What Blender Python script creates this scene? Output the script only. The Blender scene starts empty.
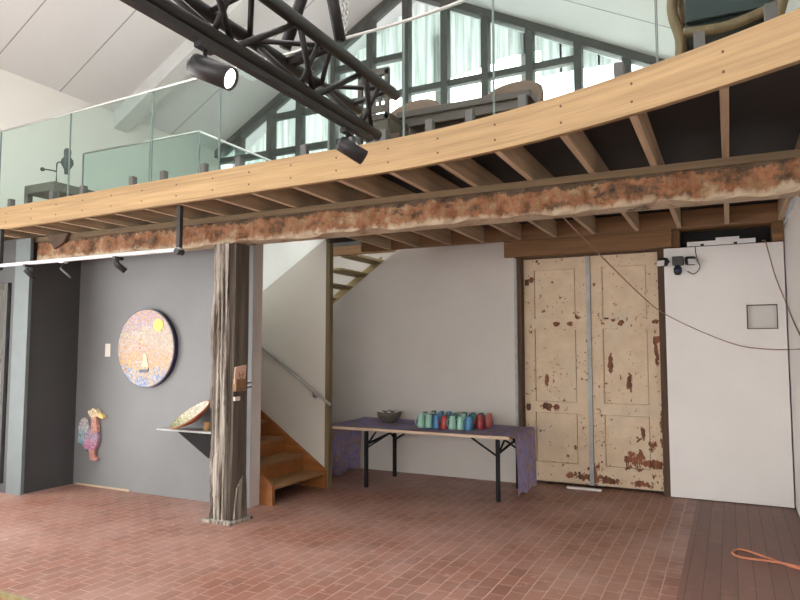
import bpy, bmesh, math, random
from mathutils import Vector, Matrix
from math import sin, cos, pi, radians
random.seed(7)
S = bpy.context.scene
COL = S.collection

# ------------------------------------------------------------------ materials
class NT:
    def __init__(self, name):
        self.m = bpy.data.materials.new(name); self.m.use_nodes = True
        self.t = self.m.node_tree; self.n = self.t.nodes; self.l = self.t.links
        self.b = self.n['Principled BSDF']; self.out = self.n['Material Output']
    def new(self, kind, **kw):
        x = self.n.new(kind)
        for k, v in kw.items():
            if k in x.inputs: x.inputs[k].default_value = v
            else: setattr(x, k, v)
        return x
    def link(self, a, b): self.l.new(a, b)
    def coord(self, scale=(1, 1, 1), rot=(0, 0, 0)):
        tc = self.new('ShaderNodeNewGeometry'); mp = self.new('ShaderNodeMapping')
        mp.inputs['Scale'].default_value = scale; mp.inputs['Rotation'].default_value = rot
        self.link(tc.outputs['Position'], mp.inputs['Vector']); return mp.outputs['Vector']
    def noise(self, vec, scale, detail=4, rough=.55):
        x = self.new('ShaderNodeTexNoise'); x.inputs['Scale'].default_value = scale
        x.inputs['Detail'].default_value = detail; x.inputs['Roughness'].default_value = rough
        self.link(vec, x.inputs['Vector']); return x.outputs['Fac']
    def ramp(self, fac, stops, interp='LINEAR'):
        r = self.new('ShaderNodeValToRGB'); e = r.color_ramp.elements; r.color_ramp.interpolation = interp
        while len(e) < len(stops): e.new(.5)
        for i, (p, c) in enumerate(stops):
            e[i].position = p; e[i].color = (*c, 1) if len(c) == 3 else c
        self.link(fac, r.inputs['Fac']); return r.outputs['Color']
    def mix(self, fac, a, b, mode='MIX'):
        x = self.new('ShaderNodeMix', data_type='RGBA', blend_type=mode)
        for v, i in ((fac, 0), (a, 6), (b, 7)):
            if hasattr(v, 'is_linked'): self.link(v, x.inputs[i])
            elif i == 0: x.inputs[0].default_value = v
            else: x.inputs[i].default_value = (*v, 1)
        return x.outputs[2]
    def math(self, op, a, b=None):
        x = self.new('ShaderNodeMath', operation=op)
        for i, v in enumerate((a, b)):
            if v is None: continue
            if hasattr(v, 'is_linked'): self.link(v, x.inputs[i])
            else: x.inputs[i].default_value = v
        return x.outputs[0]
    def color(self, c): self.link(c, self.b.inputs['Base Color'])
    def bump(self, h, strength=.3, dist=.01):
        x = self.new('ShaderNodeBump'); x.inputs['Strength'].default_value = strength
        x.inputs['Distance'].default_value = dist
        self.link(h, x.inputs['Height']); self.link(x.outputs['Normal'], self.b.inputs['Normal'])

def lin(r, g, b):
    f = lambda v: v/12.92 if v <= .04045 else ((v+.055)/1.055)**2.4
    return (f(r/255), f(g/255), f(b/255))
def plain(name, c, rough=.6, metal=0, var=.12, scale=6, bump=0):
    k = NT(name); v = k.coord(); f = k.noise(v, scale)
    k.color(k.ramp(f, [(.3, tuple(x*(1-var) for x in c)), (.7, tuple(min(1, x*(1+var)) for x in c))]))
    k.b.inputs['Roughness'].default_value = rough; k.b.inputs['Metallic'].default_value = metal
    if bump: k.bump(f, bump)
    return k.m
def wood(name, c1, c2, axis='x', rough=.6, freq=1.0, bump=.15):
    k = NT(name); sc = {'f': (.8, .8, 24), 'x': (.6, 14, 14), 'y': (14, .6, 14), 'z': (14, 14, .6)}[axis]
    v = k.coord(tuple(s*freq for s in sc)); f = k.noise(v, 1.6, 6, .6)
    w = k.noise(k.coord(tuple(s*.25*freq for s in sc)), 1.0, 3)
    f2 = k.math('ADD', k.math('MULTIPLY', f, .6), k.math('MULTIPLY', w, .4))
    k.color(k.ramp(f2, [(.32, c1), (.66, c2)])); k.b.inputs['Roughness'].default_value = rough
    k.bump(f, bump, .004); return k.m

M = {}
M['white_wall'] = plain('white paint', (.62, .59, .555), .75, var=.03, scale=2)
M['panel_white'] = plain('panel white paint', (.80, .78, .76), .6, var=.03, scale=1.5)
M['spine'] = plain('warm stair wall paint', (.62, .59, .53), .7, var=.03, scale=1.5)
M['spine_lit'] = plain('lit upper stair wall', (.88, .90, .88), .7, var=.02, scale=1.5)  # pale tone carries the light falling on the upper stair wall
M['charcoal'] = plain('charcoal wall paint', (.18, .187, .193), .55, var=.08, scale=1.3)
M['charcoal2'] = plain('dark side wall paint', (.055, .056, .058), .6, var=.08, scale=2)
M['ceiling'] = plain('ceiling board', (.68, .68, .695), .8, var=.02, scale=1)
M['ceil_beam'] = plain('ceiling beam paint', (.60, .62, .62), .7, var=.04)
M['cream'] = plain('cream wall', (.68, .67, .63), .8, var=.02, scale=1)
M['seam'] = plain('seam', (.30, .31, .33), .8)
M['black_paper'] = plain('black underlay', (.006, .007, .010), .7, var=.3)
M['black'] = plain('black powder coat', (.018, .018, .02), .42, var=.15)
M['matte_black'] = plain('matte black', (.010, .010, .011), .95)
M['track_grey'] = plain('track grey', (.42, .43, .45), .4)
M['truss'] = plain('black truss paint', (.010, .010, .011), .55, var=.2, scale=20)
M['steel'] = plain('brushed steel', (.42, .42, .41), .35, .8)
M['greysteel'] = plain('grey clamp', (.08, .08, .078), .6, .1)
M['white_plastic'] = plain('white plastic', (.8, .8, .8), .4, var=.02)
M['deck_top'] = wood('pale upper floor', lin(170, 150, 125), lin(200, 182, 158), 'x', .5, 1)
M['fascia'] = wood('fascia pine', lin(126, 100, 66), lin(170, 140, 98), 'f', .6, 1, .08)
M['joist'] = wood('joist pine', lin(150, 130, 106), lin(200, 176, 146), 'y', .7, 1)
M['rim'] = wood('brown board', lin(110, 82, 56), lin(150, 114, 80), 'x', .7, 1)
M['lintel'] = wood('lintel timber', lin(96, 70, 46), lin(150, 112, 72), 'x', .7, .8)
M['stud'] = wood('stud timber', lin(96, 84, 58), lin(130, 115, 84), 'z', .7, 1)
M['frame_old'] = wood('old frame', lin(52, 38, 28), lin(98, 74, 54), 'z', .75, 1)
M['stair'] = wood('orange stair timber', lin(122, 72, 32), lin(158, 100, 52), 'x', .5, 1)
M['tread'] = wood('stair tread timber', lin(126, 92, 60), lin(156, 120, 82), 'y', .5, 1)
M['pale_stair'] = wood('pale flight timber', lin(150, 132, 92), lin(196, 178, 134), 'x', .6, 1)
M['dark_wood'] = wood('dark furniture wood', lin(48, 37, 33), lin(76, 58, 52), 'x', .5, 1)
M['mid_wood'] = wood('chair wood', lin(86, 62, 42), lin(128, 96, 66), 'z', .5, 1)
M['upholstery'] = plain('brown upholstery', lin(104, 82, 72), .85, var=.08, scale=30)
M['seat_dark'] = plain('dark seat', (.02, .023, .025), .6)
M['cork'] = plain('cork', lin(170, 130, 85), .8, scale=60)
M['edge'] = wood('pale table edge', lin(168, 146, 122), lin(198, 176, 152), 'x', .5, 1)
M['grey_frame'] = plain('grey window timber', (.085, .085, .082), .7, var=.12)
M['orange_cord'] = plain('orange cord', lin(196, 124, 94), .5)
M['brown_cord'] = plain('brown cord', lin(140, 112, 88), .6)
M['red_cord'] = plain('red brown cord', lin(160, 124, 108), .6)
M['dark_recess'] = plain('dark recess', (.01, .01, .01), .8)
M['card'] = plain('card', (.72, .66, .6), .7, var=.03)
M['pink_card'] = plain('leaflet', lin(205, 170, 150), .6, var=.03)
M['ink'] = plain('ink', lin(120, 84, 74), .7)
M['terracotta'] = plain('terracotta', lin(168, 100, 72), .7, scale=25)
M['dark_wire'] = plain('dark wire', (.03, .03, .03), .5)
M['blue_lens'] = plain('blue lens', (.03, .06, .25), .2)
M['stripgrey'] = plain('grey strip', (.40, .41, .40), .6, var=.15, scale=12)
M['lime'] = plain('pale green rim', lin(140, 132, 92), .6, var=.2, scale=20)
M['trim_blue'] = plain('pale trim', (.13, .155, .16), .6, var=.06)
for nm, c in dict(mint=(150, 196, 178), teal=(60, 120, 125), blue=(70, 130, 178), red=(160, 52, 58), darkteal=(52, 92, 100), rose=(176, 96, 92)).items():
    M[nm] = plain('enamel '+nm, lin(*c), .28, var=.06, scale=20)

def emit(name, c, s):
    k = NT(name); k.b.inputs['Base Color'].default_value = (*c, 1)
    k.b.inputs['Emission Color'].default_value = (*c, 1); k.b.inputs['Emission Strength'].default_value = s
    return k.m
M['lamp'] = emit('lit lens', (1, .93, .84), 14)

def glass(name, tint, rough=0.0, refl=.5):
    k = NT(name)
    tr = k.new('ShaderNodeBsdfTransparent'); tr.inputs['Color'].default_value = (*tint, 1)
    gl = k.new('ShaderNodeBsdfGlossy'); gl.inputs['Roughness'].default_value = rough
    fr = k.new('ShaderNodeFresnel'); fr.inputs['IOR'].default_value = 1.45
    f = k.math('MULTIPLY', fr.outputs[0], refl)
    mx = k.new('ShaderNodeMixShader'); k.link(f, mx.inputs[0])
    k.link(tr.outputs[0], mx.inputs[1]); k.link(gl.outputs[0], mx.inputs[2])
    k.link(mx.outputs[0], k.out.inputs['Surface']); return k.m
M['glass'] = glass('balustrade glass', (.90, .968, .95), refl=.03)
M['glass_edge'] = plain('glass edge', (.13, .17, .16), .4)
M['pane'] = glass('window pane', (.98, .99, .985))

def corr():
    k = NT('corrugated translucent sheet')
    d = k.new('ShaderNodeBsdfDiffuse'); d.inputs['Color'].default_value = (.3, .33, .32, 1)
    t = k.new('ShaderNodeBsdfTranslucent'); v = k.coord((9, 1, .4)); f = k.noise(v, 1.5)
    c = k.ramp(f, [(.38, (.30, .325, .315)), (.6, (.5, .52, .51))]); k.link(c, t.inputs['Color'])
    mx = k.new('ShaderNodeMixShader'); mx.inputs[0].default_value = .9
    k.link(d.outputs[0], mx.inputs[1]); k.link(t.outputs[0], mx.inputs[2])
    k.link(mx.outputs[0], k.out.inputs['Surface']); return k.m
M['corr'] = corr()

def brick():
    k = NT('brick paver floor')
    g = k.new('ShaderNodeNewGeometry'); sp = k.new('ShaderNodeSeparateXYZ'); cb = k.new('ShaderNodeCombineXYZ')
    k.link(g.outputs['Position'], sp.inputs[0]); k.link(sp.outputs['Y'], cb.inputs['X']); k.link(sp.outputs['X'], cb.inputs['Y'])
    wob = k.new('ShaderNodeTexNoise'); wob.inputs['Scale'].default_value = 3
    k.link(g.outputs['Position'], wob.inputs['Vector'])
    vm = k.new('ShaderNodeVectorMath', operation='MULTIPLY_ADD'); k.link(wob.outputs['Color'], vm.inputs[0])
    vm.inputs[1].default_value = (.035, .022, 0); k.link(cb.outputs[0], vm.inputs[2])
    b = k.new('ShaderNodeTexBrick'); k.link(vm.outputs[0], b.inputs['Vector'])
    b.offset = .5; b.squash = 1
    for n_, v_ in (('Scale', 1), ('Mortar Size', .006), ('Mortar Smooth', .5), ('Bias', -.1), ('Brick Width', .205), ('Row Height', .119)):
        b.inputs[n_].default_value = v_
    b.inputs['Color1'].default_value = (*lin(150, 102, 86), 1); b.inputs['Color2'].default_value = (*lin(126, 84, 71), 1)
    b.inputs['Mortar'].default_value = (*lin(186, 150, 132), 1)
    big = k.noise(k.coord(), 1.1, 5, .6); fine = k.noise(k.coord(), 22, 4)
    c = k.mix(k.math('MULTIPLY', k.ramp(big, [(.38, (0, 0, 0)), (.66, (1, 1, 1))]), .45), b.outputs['Color'], lin(192, 162, 152))
    c = k.mix(.5, c, k.ramp(fine, [(.25, (.62, .6, .6)), (.75, (1.0, 1.0, 1.0))]), 'MULTIPLY')
    dust = k.noise(k.coord((1, 1, 1)), 9, 6, .7)
    c = k.mix(k.ramp(dust, [(.58, (0, 0, 0)), (.74, (.6, .6, .6))]), c, lin(205, 182, 170))
    k.color(c); k.b.inputs['Roughness'].default_value = .62
    k.link(k.ramp(fine, [(.3, (.36, .36, .36)), (.7, (.55, .55, .55))]), k.b.inputs['Roughness'])
    k.bump(k.math('SUBTRACT', k.math('MULTIPLY', fine, .25), b.outputs['Fac']), .35, .004); return k.m
M['brick'] = brick()

def plank():
    k = NT('dark plank floor')
    g = k.new('ShaderNodeNewGeometry'); sp = k.new('ShaderNodeSeparateXYZ'); cb = k.new('ShaderNodeCombineXYZ')
    k.link(g.outputs['Position'], sp.inputs[0]); k.link(sp.outputs['Y'], cb.inputs['X']); k.link(sp.outputs['X'], cb.inputs['Y'])
    b = k.new('ShaderNodeTexBrick'); k.link(cb.outputs[0], b.inputs['Vector'])
    for n_, v_ in (('Scale', 1), ('Mortar Size', .003), ('Mortar Smooth', .3), ('Bias', 0), ('Brick Width', 2.6), ('Row Height', .112)):
        b.inputs[n_].default_value = v_
    b.inputs['Color1'].default_value = (*lin(130, 96, 84), 1); b.inputs['Color2'].default_value = (*lin(118, 86, 76), 1)
    b.inputs['Mortar'].default_value = (*lin(76, 54, 48), 1)
    f = k.noise(k.coord((10, .8, 1)), 2, 5); st = k.noise(k.coord(), 4, 6, .65)
    c = k.mix(.5, b.outputs['Color'], k.ramp(f, [(.3, (.75, .73, .72)), (.7, (1.05, 1.05, 1.05))]), 'MULTIPLY')
    c = k.mix(k.ramp(st, [(.6, (0, 0, 0)), (.75, (.45, .45, .45))]), c, lin(160, 128, 116))
    k.color(c); k.b.inputs['Roughness'].default_value = .55; return k.m
M['plank'] = plank()

def rust():
    k = NT('rusted brick and timber beam')
    v = k.coord((2.4, 1, 3)); f = k.noise(v, 2.6, 9, .7); st = k.noise(k.coord((12, 12, 2.5)), 1, 6, .65)
    c = k.ramp(f, [(.32, lin(58, 46, 36)), (.43, lin(106, 80, 56)), (.50, lin(146, 98, 68)), (.56, lin(138, 108, 78)), (.70, lin(172, 150, 122))])
    c = k.mix(k.ramp(st, [(.36, (.6, .6, .6)), (.48, (0, 0, 0))]), c, lin(110, 66, 40))
    g = k.new('ShaderNodeNewGeometry'); sp = k.new('ShaderNodeSeparateXYZ'); k.link(g.outputs['Position'], sp.inputs[0])
    wob = k.math('MULTIPLY', k.math('SUBTRACT', k.noise(k.coord((3, 3, 1)), 2.2, 6, .7), .5), .22)
    z = k.math('ADD', sp.outputs['Z'], wob)
    low = k.ramp(k.math('MULTIPLY', k.math('SUBTRACT', z, 2.74), 10), [(.25, (1, 1, 1)), (.6, (0, 0, 0))])
    c = k.mix(low, c, lin(176, 160, 136))
    dk = k.ramp(k.noise(k.coord((1.2, 1, 2)), 3.4, 7, .7), [(.60, (0, 0, 0)), (.66, (.85, .85, .85))])
    c = k.mix(dk, c, lin(56, 48, 38))
    top = k.ramp(k.math('MULTIPLY', k.math('SUBTRACT', z, 2.85), 8), [(.72, (0, 0, 0)), (.80, (.9, .9, .9))])
    c = k.mix(top, c, lin(72, 60, 46))
    k.color(c); k.b.inputs['Roughness'].default_value = .85
    k.bump(k.math('ADD', f, st), .7, .02); return k.m
M['rust'] = rust()
M['ledger'] = wood('grey brown ledger', lin(74, 60, 42), lin(112, 92, 66), 'x', .8, 1)

def postmat():
    k = NT('weathered post timber')
    st = k.noise(k.coord((20, 20, .9)), 1.3, 8, .65); b = k.noise(k.coord((3, 3, .7)), 1.5, 4)
    c = k.ramp(st, [(.36, lin(46, 40, 36)), (.43, lin(104, 96, 88)), (.53, lin(172, 165, 155)), (.70, lin(206, 200, 192))])
    c = k.mix(k.math('MULTIPLY', b, .45), c, lin(108, 98, 88)); k.color(c)
    k.b.inputs['Roughness'].default_value = .9; k.bump(st, .8, .02); return k.m
M['post'] = postmat()
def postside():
    k = NT('shaded post side timber')
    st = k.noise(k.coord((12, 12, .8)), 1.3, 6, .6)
    k.color(k.ramp(st, [(.3, lin(66, 58, 50)), (.5, lin(88, 80, 70)), (.72, lin(108, 100, 90))]))  # darker ramp puts the shade of the post's right side into the colour
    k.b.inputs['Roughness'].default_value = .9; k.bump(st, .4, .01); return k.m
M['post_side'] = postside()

def doormat():
    k = NT('flaking cream door paint')
    g = k.new('ShaderNodeNewGeometry')
    cream = k.ramp(k.noise(k.coord(), 5, 4), [(.3, lin(206, 184, 154)), (.7, lin(222, 202, 174))])
    pale = k.ramp(k.noise(k.coord(), 2.0, 5, .6), [(.52, (0, 0, 0)), (.75, (.6, .6, .6))])
    cream = k.mix(pale, cream, lin(206, 198, 182))
    n1 = k.noise(k.coord((1, 1, .8)), 11, 7, .6)
    sp = k.new('ShaderNodeSeparateXYZ'); k.link(g.outputs['Position'], sp.inputs[0])
    lowz = k.math('MULTIPLY', k.math('MAXIMUM', k.math('SUBTRACT', .75, sp.outputs['Z']), 0), .05)
    n2 = k.noise(k.coord((1, 1, .7)), 34, 4, .6); n3 = k.noise(k.coord(), 3.2, 3)
    chips = k.ramp(k.math('ADD', n2, k.math('MULTIPLY', n3, .35)), [(.835, (0, 0, 0)), (.85, (1, 1, 1))])
    mask = k.ramp(k.math('ADD', n1, lowz), [(.655, (0, 0, 0)), (.67, (1, 1, 1))])
    nz = k.noise(k.coord((1, 1, .8)), 11, 7, .72); nz = k.math('MULTIPLY', k.math('SUBTRACT', nz, .5), 6.5)
    # big flakes: centre x, z, radii
    flakes = [(-.98, .36, .13, .13), (-.80, .33, .13, .06), (-1.02, 1.28, .035, .12), (-.885, .68, .035, .11), (-.77, .56, .06, .09), (-.64, .72, .05, .34),
              (-.64, .18, .03, .16), (-1.52, .12, .28, .055), (-2.02, .96, .10, .05), (-1.92, .96, .06, .05), (-2.03, 1.28, .025, .12), (-1.46, .18, .05, .18),
              (-1.90, 2.01, .05, .03), (-1.72, 2.01, .05, .03), (-1.10, 2.01, .04, .04), (-.70, 2.02, .05, .03), (-2.27, .95, .035, .05), (-2.22, 2.60, .04, .04),
              (-.70, 1.80, .05, .05), (-1.28, .10, .2, .04), (-.9, .09, .14, .045), (-.70, 1.62, .025, .16), (-1.24, 1.52, .03, .12)]
    for (x, z, rx, rz) in flakes:
        x -= .075
        dx = k.math('DIVIDE', k.math('SUBTRACT', sp.outputs['X'], x), rx); dz = k.math('DIVIDE', k.math('SUBTRACT', sp.outputs['Z'], z), rz)
        d = k.math('ADD', k.math('MULTIPLY', dx, dx), k.math('MULTIPLY', dz, dz))
        hit = k.math('LESS_THAN', k.math('ADD', d, nz), .75)
        mask = k.math('MAXIMUM', mask, hit)
    mask = k.math('MAXIMUM', mask, chips)
    under = k.ramp(k.noise(k.coord((6, 6, 1)), 3, 5), [(.35, lin(84, 50, 34)), (.6, lin(140, 84, 54))])
    k.color(k.mix(mask, cream, under)); k.b.inputs['Roughness'].default_value = .7
    k.bump(k.math('SUBTRACT', 1.0, mask), .4, .004); return k.m
M['door'] = doormat()

def cloth():
    k = NT('purple mottled cloth')
    a = k.noise(k.coord(), 7, 6, .7); b = k.noise(k.coord((1, 1, 1), (.4, .3, .2)), 11, 6, .65)
    c = k.ramp(a, [(.30, lin(188, 174, 182)), (.45, lin(208, 194, 200)), (.53, lin(174, 180, 248)), (.59, lin(210, 186, 190)), (.72, lin(222, 220, 238))])
    c = k.mix(k.ramp(b, [(.52, (0, 0, 0)), (.6, (.6, .6, .6))]), c, lin(176, 138, 142)); k.color(c)
    k.b.inputs['Roughness'].default_value = .8; return k.m
M['cloth'] = cloth()

def mosaic(name, stops, scale=60, axis='z', lo=0, hi=1, jitter=.35, top=1.15):
    k = NT(name); v = k.new('ShaderNodeTexVoronoi'); v.inputs['Scale'].default_value = scale
    k.link(k.coord(), v.inputs['Vector'])
    sep = k.new('ShaderNodeSeparateColor'); k.link(v.outputs['Color'], sep.inputs[0])
    p = k.new('ShaderNodeSeparateXYZ'); g = k.new('ShaderNodeNewGeometry'); k.link(g.outputs['Position'], p.inputs[0])
    h = k.math('DIVIDE', k.math('SUBTRACT', p.outputs[axis.upper()], lo), hi-lo)
    big = k.math('MULTIPLY', k.math('SUBTRACT', k.noise(k.coord(), 5, 3), .5), .5)
    h = k.math('ADD', h, big)
    h = k.math('ADD', h, k.math('MULTIPLY', k.math('SUBTRACT', sep.outputs[0], .5), jitter))
    c = k.ramp(h, stops)
    lum = k.ramp(sep.outputs[1], [(0, (.22, .22, .22)), (1, (top, top, top))])
    c = k.mix(.75, c, lum, 'MULTIPLY')
    ed = k.new('ShaderNodeTexVoronoi', feature='DISTANCE_TO_EDGE'); ed.inputs['Scale'].default_value = scale; k.link(k.coord(), ed.inputs['Vector'])
    c = k.mix(k.ramp(ed.outputs['Distance'], [(.02, (.5, .5, .5)), (.06, (0, 0, 0))]), c, lin(130, 118, 110))
    k.color(c); k.b.inputs['Roughness'].default_value = .35; return k.m
M['mosaic'] = mosaic('mosaic tiles', [(.05, lin(120, 150, 205)), (.14, lin(205, 215, 235)), (.2, lin(236, 190, 110)), (.34, lin(238, 182, 92)), (.42, lin(236, 190, 180)), (.55, lin(228, 205, 190)), (.68, lin(224, 216, 150)), (.78, lin(232, 190, 200)), (.9, lin(200, 185, 225)), (1, lin(236, 176, 96))], 55, 'z', 1.25, 2.16, .32, .6)
M['mosaic_body'] = mosaic('rooster tiles', [(0, lin(200, 130, 160)), (.4, lin(226, 170, 200)), (.7, lin(150, 180, 200)), (1, lin(220, 160, 170))], 70, 'z', .45, .8, .6)
M['mosaic_tail'] = mosaic('rooster tail tiles', [(0, lin(120, 180, 205)), (.5, lin(165, 205, 218)), (1, lin(225, 215, 215))], 70, 'z', .45, .8, .6)
M['mosaic_neck'] = mosaic('rooster neck tiles', [(0, lin(214, 150, 140)), (1, lin(232, 176, 160))], 70, 'z', .45, .85, .4)
M['mosaic_comb'] = mosaic('rooster comb tiles', [(0, lin(248, 214, 150)), (1, lin(252, 236, 196))], 70, 'z', .7, .9, .4)
M['mosaic_bowl'] = mosaic('bowl tiles', [(0, lin(96, 130, 60)), (.35, lin(170, 180, 120)), (.6, lin(236, 226, 196)), (1, lin(240, 232, 214))], 60, 'z', .8, 1.02, .5)
M['gold_beak'] = plain('pale yellow tile', lin(240, 206, 140), .4)
M['gold'] = plain('yellow tile', lin(250, 214, 30), .3, var=.05)
M['ivory'] = plain('ivory tile', lin(214, 192, 146), .3, var=.08)
M['navy'] = plain('navy tile', lin(40, 34, 70), .3)
M['peach'] = plain('peach tile', lin(226, 120, 110), .3, var=.1)
M['bowl_band'] = plain('pale bowl bits', (.7, .7, .66), .5)
M['bowl_grey'] = plain('grey green bowl', lin(96, 92, 84), .6, var=.2, scale=30)

def stone():
    k = NT('rough stone wall'); v = k.new('ShaderNodeTexVoronoi'); v.inputs['Scale'].default_value = 4; k.link(k.coord((1, 1, 1.6)), v.inputs['Vector'])
    sep = k.new('ShaderNodeSeparateColor'); k.link(v.outputs['Color'], sep.inputs[0])
    c = k.ramp(sep.outputs[0], [(0, lin(96, 96, 92)), (.5, lin(150, 148, 134)), (1, lin(186, 182, 166))])
    ed = k.new('ShaderNodeTexVoronoi', feature='DISTANCE_TO_EDGE'); ed.inputs['Scale'].default_value = 4; k.link(k.coord((1, 1, 1.6)), ed.inputs['Vector'])
    k.color(k.mix(k.ramp(ed.outputs['Distance'], [(.02, (1, 1, 1)), (.08, (0, 0, 0))]), c, lin(60, 60, 58)))
    k.b.inputs['Roughness'].default_value = .9; return k.m
M['stone'] = stone()

# ------------------------------------------------------------------ mesh helpers
def box(bm, x0, x1, y0, y1, z0, z1, bevel=0):
    v = [bm.verts.new(p) for p in ((x0, y0, z0), (x1, y0, z0), (x1, y1, z0), (x0, y1, z0), (x0, y0, z1), (x1, y0, z1), (x1, y1, z1), (x0, y1, z1))]
    fs = [bm.faces.new([v[i] for i in q]) for q in ((0, 3, 2, 1), (4, 5, 6, 7), (0, 1, 5, 4), (1, 2, 6, 5), (2, 3, 7, 6), (3, 0, 4, 7))]
    if bevel:
        es = {e for f in fs for e in f.edges}
        bmesh.ops.bevel(bm, geom=list(es), offset=bevel, segments=2, affect='EDGES', profile=.6)
    return fs
def obox(bm, c, size, rot=(0, 0, 0), bevel=0):
    b2 = bmesh.new(); sx, sy, sz = (s/2 for s in size); box(b2, -sx, sx, -sy, sy, -sz, sz, bevel)
    from mathutils import Euler
    b2.transform(Matrix.Translation(c) @ Euler(rot).to_matrix().to_4x4()); merge(bm, b2)
def merge(bm, b2):
    me = bpy.data.meshes.new('tmp'); b2.to_mesh(me); b2.free(); bm.from_mesh(me); bpy.data.meshes.remove(me)
def tube(bm, p0, p1, r0, r1=None, n=12, cap=True):
    if r1 is None: r1 = r0
    p0, p1 = Vector(p0), Vector(p1); d = (p1-p0); L = d.length
    if L < 1e-6: return
    q = d.to_track_quat('Z', 'Y'); a, b = [], []
    for i in range(n):
        t = 2*pi*i/n; o = Vector((cos(t), sin(t), 0))
        a.append(bm.verts.new(p0+q@(o*r0))); b.append(bm.verts.new(p1+q@(o*r1)))
    for i in range(n):
        j = (i+1) % n; f = bm.faces.new((a[i], a[j], b[j], b[i])); f.smooth = True
    if cap: bm.faces.new(a[::-1]); bm.faces.new(b)
def path(bm, pts, r, n=8, closed=False):
    pts = [Vector(p) for p in pts]; rings = []; N = len(pts)
    for i, p in enumerate(pts):
        a = pts[(i-1) % N] if (closed or i > 0) else p; b = pts[(i+1) % N] if (closed or i < N-1) else p
        q = (b-a).to_track_quat('Z', 'Y')
        rings.append([bm.verts.new(p+q@Vector((cos(2*pi*k/n)*r, sin(2*pi*k/n)*r, 0))) for k in range(n)])
    for i in range(N if closed else N-1):
        A, B = rings[i], rings[(i+1) % N]
        off = min(range(n), key=lambda o: (A[0].co-B[o].co).length)
        for k in range(n):
            f = bm.faces.new((A[k], A[(k+1) % n], B[(k+1+off) % n], B[(k+off) % n])); f.smooth = True
    if not closed: bm.faces.new(rings[0][::-1]); bm.faces.new(rings[-1])
def lathe(bm, prof, c=(0, 0, 0), n=24, smooth=True):
    rings = []
    for r, z in prof:
        if r < 1e-5: rings.append([bm.verts.new((c[0], c[1], c[2]+z))])
        else: rings.append([bm.verts.new((c[0]+r*cos(2*pi*k/n), c[1]+r*sin(2*pi*k/n), c[2]+z)) for k in range(n)])
    for A, B in zip(rings, rings[1:]):
        for k in range(n):
            j = (k+1) % n
            if len(A) == 1 and len(B) == 1: break
            if len(A) == 1: f = bm.faces.new((A[0], B[j], B[k]))
            elif len(B) == 1: f = bm.faces.new((A[k], A[j], B[0]))
            else: f = bm.faces.new((A[k], A[j], B[j], B[k]))
            f.smooth = smooth
def prism(bm, poly, off):      # polygon (3d points) extruded by vector off
    off = Vector(off); a = [bm.verts.new(p) for p in poly]; b = [bm.verts.new(Vector(p)+off) for p in poly]
    n = len(a); bm.faces.new(a); bm.faces.new(b[::-1])
    for i in range(n): bm.faces.new((a[i], b[i], b[(i+1) % n], a[(i+1) % n]))
def spline(pts, k=8):
    pts = [Vector(p) for p in pts]; out = []
    for i in range(len(pts)-1):
        p0 = pts[max(i-1, 0)]; p1 = pts[i]; p2 = pts[i+1]; p3 = pts[min(i+2, len(pts)-1)]
        for j in range(k):
            t = j/k
            out.append(.5*((2*p1)+(p2-p0)*t+(2*p0-5*p1+4*p2-p3)*t*t+(3*p1-p0-3*p2+p3)*t**3))
    out.append(pts[-1]); return out

def absloc(o):
    v = Vector(o.location)
    while o.parent: o = o.parent; v += o.location
    return v
def obj(name, bm, mat, parent=None, label=None):
    bmesh.ops.recalc_face_normals(bm, faces=bm.faces[:])
    if parent is None:
        xs = [v.co for v in bm.verts]
        o0 = Vector(((min(v.x for v in xs)+max(v.x for v in xs))/2, (min(v.y for v in xs)+max(v.y for v in xs))/2, min(v.z for v in xs)))
        off = o0
    else: off = absloc(parent)
    bm.transform(Matrix.Translation(-off))
    me = bpy.data.meshes.new(name); bm.to_mesh(me); bm.free()
    for m in (mat if isinstance(mat, list) else [mat]): me.materials.append(m)
    o = bpy.data.objects.new(name, me); COL.objects.link(o)
    if parent is None: o.location = off
    else: o.parent = parent
    if label: o['label'] = label
    return o
def thing(name, loc, label, cat, group=None):
    o = bpy.data.objects.new(name, None); o.empty_display_size = .1; COL.objects.link(o); o.location = loc
    return tag(o, label, cat, group)
def tag(o, label, cat, group=None, kind=None):
    o['label'] = label; o['category'] = cat
    if group: o['group'] = group
    if kind: o['kind'] = kind
    return o
def struct(name, bm, mat, label=None, cat=None):
    o = obj(name, bm, mat); o['kind'] = 'structure'
    if label: o['label'] = label
    if cat: o['category'] = cat
    return o
def B(): return bmesh.new()
def bx(*a, **k): b = B(); box(b, *a, **k); return b
def copy_thing(t, loc, label, rz=0, group=None):
    r = t.copy(); COL.objects.link(r); r.location = loc; r.rotation_euler = (0, 0, rz); r['label'] = label
    if group: r['group'] = group
    for ch in list(t.children):
        c = ch.copy(); COL.objects.link(c); c.parent = r
        for g in list(ch.children):
            d = g.copy(); COL.objects.link(d); d.parent = c
    return r

# ------------------------------------------------------------------ dimensions
XL, XR = -8.6, 4.2           # upper side walls
YG = 9.45                    # glazed gable
YF = -4.2                    # open front of the room behind the camera
RX, RZ = -4.656, 7.70        # ridge
sL, sR = .575, .522
cl = lambda x: RZ-(sL*(RX-x) if x < RX else sR*(x-RX))
ZD = 3.27                    # upper floor level
def yf(x):                   # front face of the curved fascia
    y = 4.324-.039*(x+2.5)
    if x > -2.5: y -= .0938*(x+2.5)**2
    return y

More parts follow.
